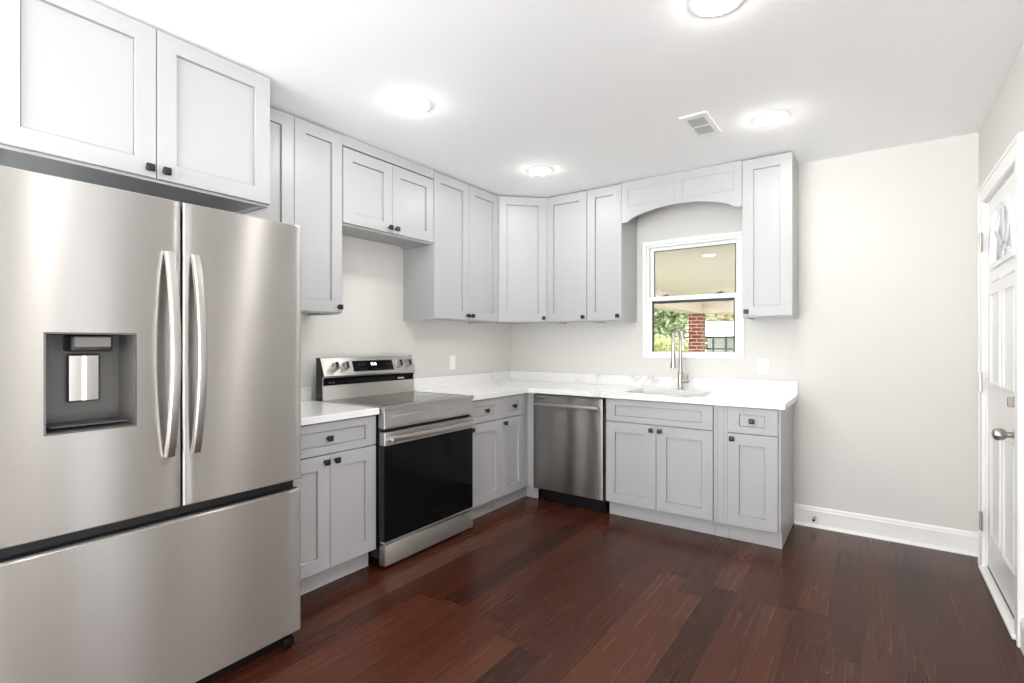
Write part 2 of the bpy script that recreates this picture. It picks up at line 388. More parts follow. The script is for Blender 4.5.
# ---- entry door
def door():
    y0, y1, z0, z1 = DY0+.014, DY1-.014, .03, DZ-.014
    x0, x1 = W+.006, W+.05
    root = bpy.data.objects.new('door_1', None); root.location = (W+.03, (y0+y1)/2, 0); col.objects.link(root)
    root['kind'] = 'structure'; tag(root, 'white panelled entry door with fan-shaped glass in the right wall', 'door')
    ROOTM[root.name] = Matrix.Translation(root.location)
    cy = (y0+y1)/2; rw, rh, lz = .255, .25, 1.645
    bm = BM()
    # slab with an arched opening: strips between the arch and the rectangle
    n = 20
    arch = [(cy + rw*math.cos(math.pi*i/n), lz + .02 + rh*math.sin(math.pi*i/n)) for i in range(n+1)]
    arch = [(cy+rw, lz)] + arch + [(cy-rw, lz)]
    outer = [(y1, lz)] + [(y1 if math.cos(math.pi*i/n) > .7 else (y0 if math.cos(math.pi*i/n) < -.7 else cy+(y1-cy)*math.cos(math.pi*i/n)/.7072), z1 if math.sin(math.pi*i/n) > .7 else lz+(z1-lz)*math.sin(math.pi*i/n)/.7072) for i in range(n+1)] + [(y0, lz)]
    for x in (x0, x1):
        A = [bm.verts.new((x, u, v)) for u, v in arch]; O = [bm.verts.new((x, u, v)) for u, v in outer]
        for i in range(len(A)-1):
            try: bm.faces.new((A[i], A[i+1], O[i+1], O[i]))
            except ValueError: pass
        bm.faces.new([bm.verts.new((x, u, v)) for u, v in ((y0, z0), (y1, z0), (y1, lz), (y0, lz))])
        if x == x0: A0 = A
    for i in range(len(A)-1): bm.faces.new((A0[i], A0[i+1], A[i+1], A[i]))
    bm.faces.new([A0[0], A0[-1], A[-1], A[0]])
    for (ya, za, yb, zb) in ((y0, z0, y0, z1), (y1, z0, y1, z1), (y0, z0, y1, z0), (y0, z1, y1, z1)):
        bm.faces.new([bm.verts.new(p) for p in ((x0, ya, za), (x0, yb, zb), (x1, yb, zb), (x1, ya, za))])
    # raised mouldings of the pressed panels
    def mould(ya, za, yb, zb, t=.022):
        for k, (o, h) in enumerate(((0, .007), (t*.55, .004))):
            a0, b0, a1, b1 = ya+o, za+o, yb-o, zb-o; s = t*.4
            box(bm, x0-h, a0, b0, x0+.001, a1, b0+s, .002); box(bm, x0-h, a0, b1-s, x0+.001, a1, b1, .002)
            box(bm, x0-h, a0, b0, x0+.001, a0+s, b1, .002); box(bm, x0-h, a1-s, b0, x0+.001, a1, b1, .002)
    w2 = (y1-y0)
    for k in (0, 1):
        a = y0 + .11 + k*(w2/2-.075); b_ = a + w2/2 - .145
        mould(a, 1.02, b_, 1.50); mould(a, .22, b_, .80)
    for k in (0, 1):
        a = y0 + .11 + k*(w2/2-.075); b_ = a + w2/2 - .145
        box(bm, x0-.006, a, 1.555, x0+.001, b_, 1.572, .003)
    part('door_slab', bm, 'door_white', root, world_coords=True)
    # lite frame and glass, muntins
    bm = BM()
    big = [(cy + (rw+.022)*math.cos(math.pi*i/n), lz+.02 + (rh+.022)*math.sin(math.pi*i/n)) for i in range(n+1)]
    big = [(cy+rw+.022, lz-.022)] + big + [(cy-rw-.022, lz-.022)]
    rings = [[bm.verts.new((x, u, v)) for u, v in (arch if q else big)] for x, q in ((x0+.002, 0), (x0-.010, 0), (x0-.012, 1), (x0+.006, 1))]
    for a, b_ in zip(rings, rings[1:]):
        for i in range(len(a)): j = (i+1) % len(a); bm.faces.new((a[i], a[j], b_[j], b_[i]))
    lf = part('lite_frame', bm, 'door_white', root, world_coords=True)
    bm = prism(BM(), [(u, v) for u, v in arch], 'x', x0+.014, x0+.020)
    part('lite_glass', bm, 'frosted_glass', root, world_coords=True)
    bm = BM(); c0 = Vector((x0+.008, cy, lz))
    hub = [c0 + Vector((0, .08*math.cos(math.pi*i/10), .085*math.sin(math.pi*i/10))) for i in range(11)]
    tube(bm, hub, .007, 8)
    for d in (36, 72, 108, 144):
        e = Vector((0, rw*math.cos(R(d)), .02 + rh*math.sin(R(d)))); s = Vector((0, .08*math.cos(R(d)), .085*math.sin(R(d))))
        tube(bm, [c0+s, c0+e], .007, 8)
    part('muntin', bm, 'vent_grey', root, world_coords=True)
    for z in (1.79, 1.025, .268):
        bm = box(BM(), W-.021, DY1-.030, z-.05, W-.0165, DY1+.006, z+.05, .001)
        cyl(bm, (W-.024, DY1-.013, z-.052), (W-.024, DY1-.013, z+.052), .0065, seg=12)
        for dz in (-.033, 0, .033): cyl(bm, (W-.022, DY1-.002, z+dz), (W-.024, DY1-.002, z+dz), .0035, seg=10)
        part('hinge', bm, 'satin_nickel', root, world_coords=True)
    ky = -.955
    bm = lathe(BM(), [(0, 0), (.033, 0), (.033, .006), (.026, .011), (.013, .014), (.0125, .036), (.021, .040), (.027, .050), (.0275, .066), (.024, .076), (.015, .082), (0, .083)], (x0, ky, .842), (-1, 0, 0))
    part('door_knob', bm, 'satin_nickel', root, True, True)
    bm = lathe(BM(), [(0, 0), (.032, 0), (.032, .005), (.026, .012), (0, .013)], (x0, ky, .985), (-1, 0, 0))
    box(bm, x0-.034, ky-.005, .963, x0-.012, ky+.005, 1.007, .003)
    part('deadbolt', bm, 'satin_nickel', root, True, True)
    part('door_gap_shade', box(BM(), x0-.002, y0, .022, x1, y1, .034), 'black_plastic', root, world_coords=True)  # black strip stands in for the shaded gap under the door
door()

# ---- windows
def rect_frame(bm, axis, a0, b0, a1, b1, t, c0, c1, bev=.003):
    """four bars round a rectangle; 'y': a=x, 'x': a=y"""
    def B(u0, v0, u1, v1):
        if axis == 'y': box(bm, u0, c0, v0, u1, c1, v1, bev)
        else: box(bm, c0, u0, v0, c1, u1, v1, bev)
    B(a0, b0, a1, b0+t); B(a0, b1-t, a1, b1); B(a0, b0+t, a0+t, b1-t); B(a1-t, b0+t, a1, b1-t)
    return bm
def kitchen_window():
    root = bpy.data.objects.new('window_1', None); root.location = ((WX0+WX1)/2, .05, WZ0); col.objects.link(root)
    root['kind'] = 'structure'; tag(root, 'white double-hung window above the kitchen sink', 'window')
    ROOTM[root.name] = Matrix.Translation(root.location)
    mid = 1.590
    bm = rect_frame(BM(), 'y', WX0-.008, WZ0-.008, WX1+.008, WZ1+.008, .030, -.012, .13)
    rect_frame(bm, 'y', WX0+.02, WZ0+.02, WX1-.02, WZ1-.02, .018, .012, .12)
    part('window_frame', bm, 'vinyl_white', root, world_coords=True)
    bm = rect_frame(BM(), 'y', WX0+.034, mid-.012, WX1-.034, WZ1-.034, .032, .064, .094)
    up = part('window_sash', bm, 'vinyl_white', root, world_coords=True)
    part('window_pane', box(BM(), WX0+.06, .077, mid+.012, WX1-.06, .081, WZ1-.06), 'dimmed_glass', up, world_coords=True)
    bm = rect_frame(BM(), 'y', WX0+.063, mid+.019, WX1-.063, WZ1-.063, .005, .060, .066, 0)
    part('dark_pane_edge', bm, 'black_frame', up, world_coords=True)
    bm = BM()
    zb, zt, t = WZ0+.015, mid+.020, .030
    box(bm, WX0+.034, .020, zb, WX1-.034, .055, zb+.028, .003); box(bm, WX0+.034, .014, zt-.036, WX1-.034, .055, zt, .003)
    box(bm, WX0+.034, .020, zb, WX0+.034+t, .055, zt, .003); box(bm, WX1-.034-t, .020, zb, WX1-.034, .055, zt, .003)
    lo = part('window_sash', bm, 'vinyl_white', root, world_coords=True)
    part('window_pane', box(BM(), WX0+.06, .036, zb+.02, WX1-.06, .040, zt-.02), 'dimmed_glass', lo, world_coords=True)
    bm = BM()      # screen frame round the lower glass, its shade put into the colour
    box(bm, WX0+.063, .020, zb+.026, WX0+.075, .035, zt-.036); box(bm, WX1-.071, .020, zb+.026, WX1-.063, .035, zt-.036)
    box(bm, WX0+.063, .018, zt-.056, WX1-.063, .035, zt-.036)
    part('dark_pane_edge', bm, 'black_frame', lo, world_coords=True)
    for x in (WX0+.17, WX1-.17):
        bm = box(BM(), x-.028, .026, zt, x+.028, .050, zt+.008, .002); box(bm, x-.008, .014, zt+.006, x+.026, .034, zt+.014, .003)
        part('sash_lock', bm, 'black_plastic', lo, world_coords=True)
kitchen_window()
bm = rect_frame(BM(), 'x', SY0, SZ0, SY1, SZ1, .035, W-.01, W+.13)
o = struct('window_2', bm, 'vinyl_white'); tag(o, 'narrow side window in the right wall', 'window')
part('window_pane', box(BM(), W+.06, SY0+.03, SZ0+.03, W+.064, SY1-.03, SZ1-.03), 'tinted_glass', o)
bm = rect_frame(BM(), 'x', QY0, QZ0, QY1, QZ1, .05, W-.01, W+.12)
o = struct('added_window_4', bm, 'vinyl_white'); tag(o, 'added tall tinted window in the right wall, out of view, for daylight', 'window')
part('window_pane', box(BM(), W+.055, QY0+.04, QZ0+.04, W+.06, QY1-.04, QZ1-.04), 'dark_tinted_glass', o)
bm = rect_frame(BM(), 'y', PX0, PZ0, PX1, PZ1, .05, REAR-.11, REAR+.01); box(bm, 1.67, REAR-.09, PZ0, 1.73, REAR-.02, PZ1)
o = struct('added_window_3', bm, 'vinyl_white'); tag(o, 'added wide patio window behind the viewer, for daylight', 'window')
part('window_pane', box(BM(), PX0+.04, REAR-.06, PZ0+.04, PX1-.04, REAR-.055, PZ1-.04), 'added_patio_glass', o)

# ------------------------------------------------------------------ cabinets (local frame: x to the right, front at -y, z up)
def shaker(bm, x0, z0, x1, z1, yb, t=.019, st=.068, rl=.068, rec=.012):
    """five-piece shaker front: frame with a recessed flat panel; back at yb, front at yb - t"""
    yf = yb - t; c = .0018
    def ring(ix, iz, y): return [bm.verts.new(p) for p in ((x0+ix, y, z0+iz), (x1-ix, y, z0+iz), (x1-ix, y, z1-iz), (x0+ix, y, z1-iz))]
    rs = [ring(0, 0, yb), ring(0, 0, yf+c), ring(c, c, yf), ring(st, rl, yf), ring(st+.001, rl+.001, yf+rec+.004), ring(st+.0042, rl+.0042, yf+rec+.004), ring(st+.0045, rl+.0045, yf+rec)]
    bm.faces.new(rs[0])
    for a, b_ in zip(rs, rs[1:]):
        for i in range(4): bm.faces.new((a[i], a[(i+1) % 4], b_[(i+1) % 4], b_[i]))
    bm.faces.new(rs[-1]); return bm
def knob(parent, x, y, z):
    bm = cyl(BM(), (x, y, z), (x, y-.016, z), .0065, .0055, 14)
    cyl(bm, (x, y+.0005, z), (x, y-.003, z), .010, .009, 14)
    box(bm, x-.0145, y-.030, z-.0145, x+.0145, y-.015, z+.0145, .005, 3)
    return part('knob', bm, 'black_knob', parent, True)
def front(kind, root, x0, z0, x1, z1, yb, st=.068, rl=.068, k=None):
    o = part(kind, shaker(BM(), x0, z0, x1, z1, yb, st=st, rl=rl), 'cabinet_grey', root)
    if k: knob(o, k[0], yb-.019, k[1])
    return o
LEFT = R(90)      # a cabinet on the left wall: its front looks towards +x
UZ, UH = 1.408, 2.466-1.408
def upper(label, loc, rz, w, doors, h=UH, d=.297, door_z=(.008, None), st=.068, name='upper_cabinet', flush=False):
    """doors: (x0, x1, knob at 'l' / 'r')"""
    root = thing(name, label, 'cabinet', loc, rz)
    bm = box(BM(), .0008, -d, .014, w-.0008, -.0015, h, .0008)
    box(bm, .0008, -d, 0, w-.0008, -d+.02, .014); box(bm, .0008, -d+.02, 0, .017, -.0015, .014); box(bm, w-.017, -d+.02, 0, w-.0008, -.0015, .014)
    part('carcass', bm, 'cabinet_grey', root)
    z0 = door_z[0]; z1 = door_z[1] or h-.008
    for x0, x1, s in doors:
        kx = x0+.028 if s == 'l' else x1-.028
        front('door', root, x0+.0017, z0, x1-.0017, z1, -d-.001, st=st, k=(kx, z0+.032))
    return root
FRY0, FRY1 = -3.640, -2.722          # deep cabinet over the refrigerator
r = upper('grey deep two-door wall cabinet above the refrigerator', (0, FRY0, 1.868), LEFT, FRY1-FRY0, [(0, .459, 'r'), (.459, .918, 'l')], h=2.466-1.868, d=.566, door_z=(.010, None))
upper('tall grey two-door wall cabinet partly hidden behind the refrigerator cabinet', (0, -2.7205, UZ), LEFT, .5885, [(0, .2825, 'r'), (.2825, .5885, 'r')])
r = upper('short grey two-door wall cabinet above the electric range', (0, -2.132, 1.936), LEFT, .765, [(.003, .3825, 'r'), (.3825, .762, 'l')], h=2.388-1.936+.012, door_z=(.012, .455))
part('filler_rail', box(BM(), .001, -.313, .466, .764, -.28, 2.466-1.936, .001), 'cabinet_grey', r)
upper('tall grey two-door wall cabinet between the range and the corner cabinet', (0, -1.366, UZ), LEFT, .764, [(0, .382, 'r'), (.382, .764, 'l')])
upper('tall grey single-door wall cabinet beside the diagonal corner cabinet', (.602, 0, UZ), 0, .380, [(0, .380, 'r')])
upper('narrow tall grey wall cabinet just left of the window', (.983, 0, UZ), 0, .296, [(0, .296, 'r')])
upper('tall grey wall cabinet right of the window, knob at its lower left', (2.137, 0, UZ), 0, .300, [(0, .300, 'l')])
def corner_upper():
    root = thing('upper_cabinet', 'tall grey diagonal wall cabinet set across the room corner', 'cabinet', (0, 0, UZ))
    L, d = .601, .297
    poly = [(.0015, -.0015), (L, -.0015), (L, -d), (d, -L), (.0015, -L)]
    bm = prism(BM(), poly, 'z', .014, UH)
    a, b_ = Vector((d, -L, 0)), Vector((L, -d, 0)); u = (b_-a).normalized(); nrm = Vector((u.y, -u.x, 0))
    q = [a, b_, b_-nrm*.02, a-nrm*.02]
    prism(bm, [(v.x, v.y) for v in q], 'z', 0, .014)
    part('carcass', bm, 'cabinet_grey', root)
    wid = (b_-a).length
    m = Matrix.Translation(a + nrm*.001) @ Matrix.Rotation(R(45), 4, 'Z')
    bm = shaker(BM(), .012, .008, wid-.012, UH-.008, 0); bm.transform(m)
    dr = part('door', bm, 'cabinet_grey', root)
    k = knob(dr, wid-.040, -.019, .040); k.data.transform(m)
corner_upper()

def valance():
    root = thing('window_valance', 'arched grey wooden valance between the two cabinets flanking the window', 'valance', (1.2798, -.318, 2.15))
    w = 2.1362-1.2798; h = 2.466-2.15; n = 24
    f = lambda x: .008 if x < .045 or x > w-.045 else .008 + .085*math.sin(math.pi*(x-.045)/(w-.09))**.62
    xs = [0, .044] + [.045+(w-.09)*i/n for i in range(n+1)] + [w-.044, w]
    bm = BM()
    bot0 = [bm.verts.new((x, 0, f(x))) for x in xs]; top0 = [bm.verts.new((x, 0, h)) for x in xs]
    bot1 = [bm.verts.new((x, .019, f(x))) for x in xs]; top1 = [bm.verts.new((x, .019, h)) for x in xs]
    for i in range(len(xs)-1):
        bm.faces.new((bot0[i], bot0[i+1], top0[i+1], top0[i])); bm.faces.new((bot1[i], bot1[i+1], top1[i+1], top1[i]))
        bm.faces.new((bot0[i], bot0[i+1], bot1[i+1], bot1[i])); bm.faces.new((top0[i], top0[i+1], top1[i+1], top1[i]))
    for i in (0, -1): bm.faces.new((bot0[i], top0[i], top1[i], bot1[i]))
    part('board', bm, 'cabinet_grey', root)
    for x0, x1 in ((.045, .405), (.452, .812)):
        bm = BM(); z0, z1 = .125, .262
        if x0 > .2: z0 = .125
        def fr(i, y0): return [(x0+i, z0+i, x1-i, z1-i), y0]
        for (o, wd, y) in ((0, .010, -.003), (.010, .004, -.0015)):
            a0, b0, a1, b1 = x0+o, z0+o, x1-o, z1-o
            box(bm, a0, y, b0, a1, .0005, b0+wd, .0008); box(bm, a0, y, b1-wd, a1, .0005, b1, .0008)
            box(bm, a0, y, b0+wd, a0+wd, .0005, b1-wd, .0008); box(bm, a1-wd, y, b0+wd, a1, .0005, b1-wd, .0008)
        part('panel_moulding', bm, 'cabinet_grey', root)
valance()

BD, BT = .607, .8495
DZ0, DZ1, DRZ0, DRZ1 = .110, .680, .686, .842
def base(label, loc, rz, w, doors, drawers, end=None, kick_ext=(0, 0), body_x=None):
    """doors: (x0, x1, 'l'/'r'); drawers: (x0, x1, knob?)"""
    root = thing('base_cabinet', label, 'cabinet', loc, rz)
    bx0, bx1 = body_x or (0, w)
    bm = box(BM(), bx0+.0008, -BD, .104, bx1-.0008, -.0015, BT, .0008)
    if end: prism(bm, [(-.0015, .0005), (-.560, .0005), (-.560, .104), (-BD-.003, .104), (-BD-.003, BT), (-.0015, BT)], 'x', bx1-.0004, bx1+.012)
    part('carcass', bm, 'cabinet_grey', root)
    part('toe_kick', box(BM(), bx0+kick_ext[0]+.0008, -.560, .0005, bx1+kick_ext[1]-.0008, -.545, .1038, .0008), 'cabinet_kick', root)
    for x0, x1, s in doors:
        kx = x0+.030 if s == 'l' else x1-.030
        front('door', root, x0+.0017, DZ0, x1-.0017, DZ1, -BD-.001, k=(kx, DZ1-.032))
    for x0, x1, kn in drawers:
        front('drawer', root, x0+.0017, DRZ0, x1-.0017, DRZ1, -BD-.001, st=.068, rl=.040, k=((x0+x1)/2, (DRZ0+DRZ1)/2) if kn else None)
    return root
base('grey base cabinet with wide drawer over two doors between refrigerator and range', (0, -2.752, 0), LEFT, .610, [(0, .3185, 'r'), (.3185, .610, 'l')], [(0, .610, 1)])
base('grey base cabinet with one drawer and door just right of the range', (0, -1.365, 0), LEFT, .383, [(.003, .383, 'l')], [(.003, .383, 1)])
base('narrow grey base cabinet with one drawer and door next to the inner corner', (0, -.981, 0), LEFT, .292, [(0, .292, 'l')], [(0, .292, 1)], kick_ext=(0, .129))
base('grey sink base cabinet with plain false drawer front and two doors', (1.289, 0, 0), 0, .739, [(.001, .369, 'r'), (.369, .738, 'l')], [(.001, .738, 0)])
base('narrow grey base cabinet at the right end of the counter', (2.111, 0, 0), 0, .285, [(0, .285, 'l')], [(0, .285, 1)], end=True)
t = thing('filler_panel', 'grey filler strip between the sink cabinet and the end cabinet', 'filler panel', (2.0285, 0, 0))
bm = box(BM(), .0005, -BD-.010, .104, .082, -BD+.02, BT, .001); 
for x in (.022, .060): box(bm, x-.002, -BD-.0125, .11, x+.002, -BD-.009, BT-.006, .001)
part('filler_board', bm, 'cabinet_grey', t); part('toe_kick', box(BM(), .0005, -.560, .0005, .082, -.545, .1038, .0008), 'cabinet_kick', t)
t = thing('corner_filler', 'grey corner post joining the two counter runs beside the dishwasher', 'filler panel', (.607, -.607, 0))
bm = prism(BM(), [(-.02, -.082), (.0, -.082), (.0, -.0), (.0665, .0), (.0665, .02), (-.02, .02)], 'z', .104, BT)
part('filler_board', bm, 'cabinet_grey', t)
part('toe_kick', prism(BM(), [(-.0458, .063), (-.0458, .047), (.0665, .047), (.0665, .063)], 'z', .0005, .1038), 'cabinet_kick', t)
bpy.data.objects[t.children[1].name].data.transform(Matrix.Identity(4))

# ------------------------------------------------------------------ countertops
CT0, CT1 = .850, .8855
SKX0, SKX1, SKY0, SKY1 = 1.385, 1.945, -.530, -.150      # sink cut-out
t = thing('countertop', 'white veined quartz countertop running round the corner with the sink cut into it', 'countertop', (1.2, -.3, CT0))
bm = BM(); slab_with_hole(bm, .0015, -1.366, 2.436, -.0015, [(SKX0, SKY0, SKX1, SKY1), (.652, -1.366, 2.436, -.655)], 'z', CT0, CT1)
bmesh.ops.bevel(bm, geom=[e for e in bm.edges if len(e.link_faces) == 2 and e.calc_face_angle(0) > 1], offset=.003, segments=2, affect='EDGES')
part('slab', bm, 'white_quartz', t, world_coords=True)
bm = box(BM(), .0215, -.0215, CT1, 2.432, -.0015, .972, .0015); part('backsplash', bm, 'white_quartz', t, world_coords=True)
bm = box(BM(), .0015, -1.366, CT1, .0215, -.0015, .972, .0015); part('backsplash', bm, 'white_quartz', t, world_coords=True)
t = thing('countertop', 'short white quartz countertop between the refrigerator and the range', 'countertop', (.3, -2.45, CT0))
part('slab', box(BM(), .0015, -2.757, CT0, .652, -2.139, CT1, .003, 2), 'white_quartz', t, world_coords=True)
part('backsplash', box(BM(), .0015, -2.757, CT1, .0215, -2.139, .972, .0015), 'white_quartz', t, world_coords=True)

# ---- sink and faucet
def sink():
    t = thing('kitchen_sink', 'undermount stainless steel sink basin below the window', 'sink', ((SKX0+SKX1)/2, (SKY0+SKY1)/2, CT0-.2))
    bm = BM(); o = .012
    def ring(i, z): 
        x0, x1, y0, y1 = SKX0-o+i, SKX1+o-i, SKY0-o+i, SKY1+o-i; r = max(.012, .035)
        pts = []
        for cx, cy, a in ((x1-r, y1-r, 0), (x0+r, y1-r, 90), (x0+r, y0+r, 180), (x1-r, y0+r, 270)):
            for k in range(5): pts.append((cx+r*math.cos(R(a+k*22.5)), cy+r*math.sin(R(a+k*22.5)), z))
        return [bm.verts.new(p) for p in pts]
    rs = [ring(-.02, CT0-.001), ring(0.0, CT0-.001), ring(.004, CT0-.17), ring(.02, CT0-.195)]
    for a, b_ in zip(rs, rs[1:]):
        for i in range(len(a)): j = (i+1) % len(a); bm.faces.new((a[i], a[j], b_[j], b_[i]))
    bm.faces.new(rs[-1])
    part('basin', bm, 'sink_steel', t, True, True)
    bm = lathe(BM(), [(.043, 0), (.043, .003), (.030, .004), (.026, .001), (0, .001)], ((SKX0+SKX1)/2, (SKY0+SKY1)/2, CT0-.194), (0, 0, 1))
    part('drain', bm, 'chrome_plate', t, True, True)
sink()
def faucet():
    x, y, z = 1.660, -.095, CT1 + .0004
    t = thing('kitchen_faucet', 'brushed nickel gooseneck kitchen faucet with pull-down sprayer at the sink', 'faucet', (x, y, z))
    bm = lathe(BM(), [(0, 0), (.027, 0), (.027, .006), (.0215, .010), (.0205, .085), (.0205, .125), (.0155, .135), (0, .136)], (x, y, z), (0, 0, 1))
    part('faucet_base', bm, 'satin_nickel', t, True, True)
    rr = .085; zt = 1.255
    pts = [(x, y, z+.12), (x, y, 1.10), (x, y, zt)]
    for k in range(1, 13): a = math.pi*k/12; pts.append((x, y-rr+rr*math.cos(a), zt+rr*math.sin(a)))
    pts.append((x, y-2*rr, zt-.035))
    part('spout', tube(BM(), pts, .0125, 16), 'satin_nickel', t, True, True)
    bm = lathe(BM(), [(0, 0), (.0145, 0), (.0150, .045), (.0155, .09), (.0215, .150), (.022, .165), (.019, .168), (0, .168)], (x, y-2*rr, zt-.033), (0, 0, -1))
    part('spray_head', bm, 'satin_nickel', t, True, True)
    bm = cyl(BM(), (x+.015, y, z+.068), (x+.060, y, z+.068), .0165, .0175, 20)
    part('valve', bm, 'satin_nickel', t, True, True)
    bm = tube(BM(), [(x+.050, y, z+.075), (x+.052, y-.004, z+.10), (x+.058, y-.010, z+.118)], [.006, .0055, .005], 10)
    part('lever', bm, 'satin_nickel', t, True, True)
faucet()

# ------------------------------------------------------------------ dishwasher
def dishwasher():
    x0, x1, yf = .6765, 1.2765, -.632
    t = thing('dishwasher', 'dark stainless steel dishwasher between the corner and the sink cabinet', 'dishwasher', ((x0+x1)/2, -.3, 0))
    bm = box(BM(), x0+.012, -.575, .09, x1-.012, -.03, .842); part('tub', bm, 'black_plastic', t, world_coords=True)
    bm = box(BM(), x0+.02, -.545, .003, x1-.02, -.52, .10); box(bm, x0+.003, -.60, .79, x1-.003, -.57, .8475)
    box(bm, x1-.012, -.60, .09, x1-.001, -.57, .84); part('kick_plate', bm, 'black_plastic', t, world_coords=True)
    for fx in (x0+.06, x1-.06):
        part('foot', cyl(BM(), (fx, -.50, .0), (fx, -.50, .09), .014, seg=12), 'black_plastic', t, True, True)
    dr = part('door', box(BM(), x0+.001, yf, .105, x1-.007, -.577, .838, .006, 3), 'stainless_dark', t, True, True)
    # pocket bar handle
    bm = BM(); z = .768; hx0, hx1 = x0+.018, x1-.032
    n = 16; pts = []
    for i in range(n+1):
        u = i/n; pts.append((hx0+(hx1-hx0)*u, yf-.030-.006*math.sin(math.pi*u), z))
    secs = []
    for p in pts: secs.append([bm.verts.new((p[0], p[1]+dy, p[2]+dz)) for dy, dz in ((-.006, -.013), (-.009, 0), (-.006, .014), (.006, .016), (.008, 0), (.004, -.015))])
    for a, b_ in zip(secs, secs[1:]):
        for k in range(6): bm.faces.new((a[k], a[(k+1) % 6], b_[(k+1) % 6], b_[k]))
    bm.faces.new(secs[0]); bm.faces.new(secs[-1])
    for hx in (hx0+.012, hx1-.012): box(bm, hx-.012, yf-.030, z-.010, hx+.012, yf+.001, z+.012, .003)
    part('handle', bm, 'handle_steel', dr, True, True)
    bm = BM()
    for i in range(7): box(bm, x0+.045+i*.0085, yf-.0012, .803, x0+.0512+i*.0085, yf+.001, .810)
    part('badge', bm, 'black_frame', dr, world_coords=True)
dishwasher()

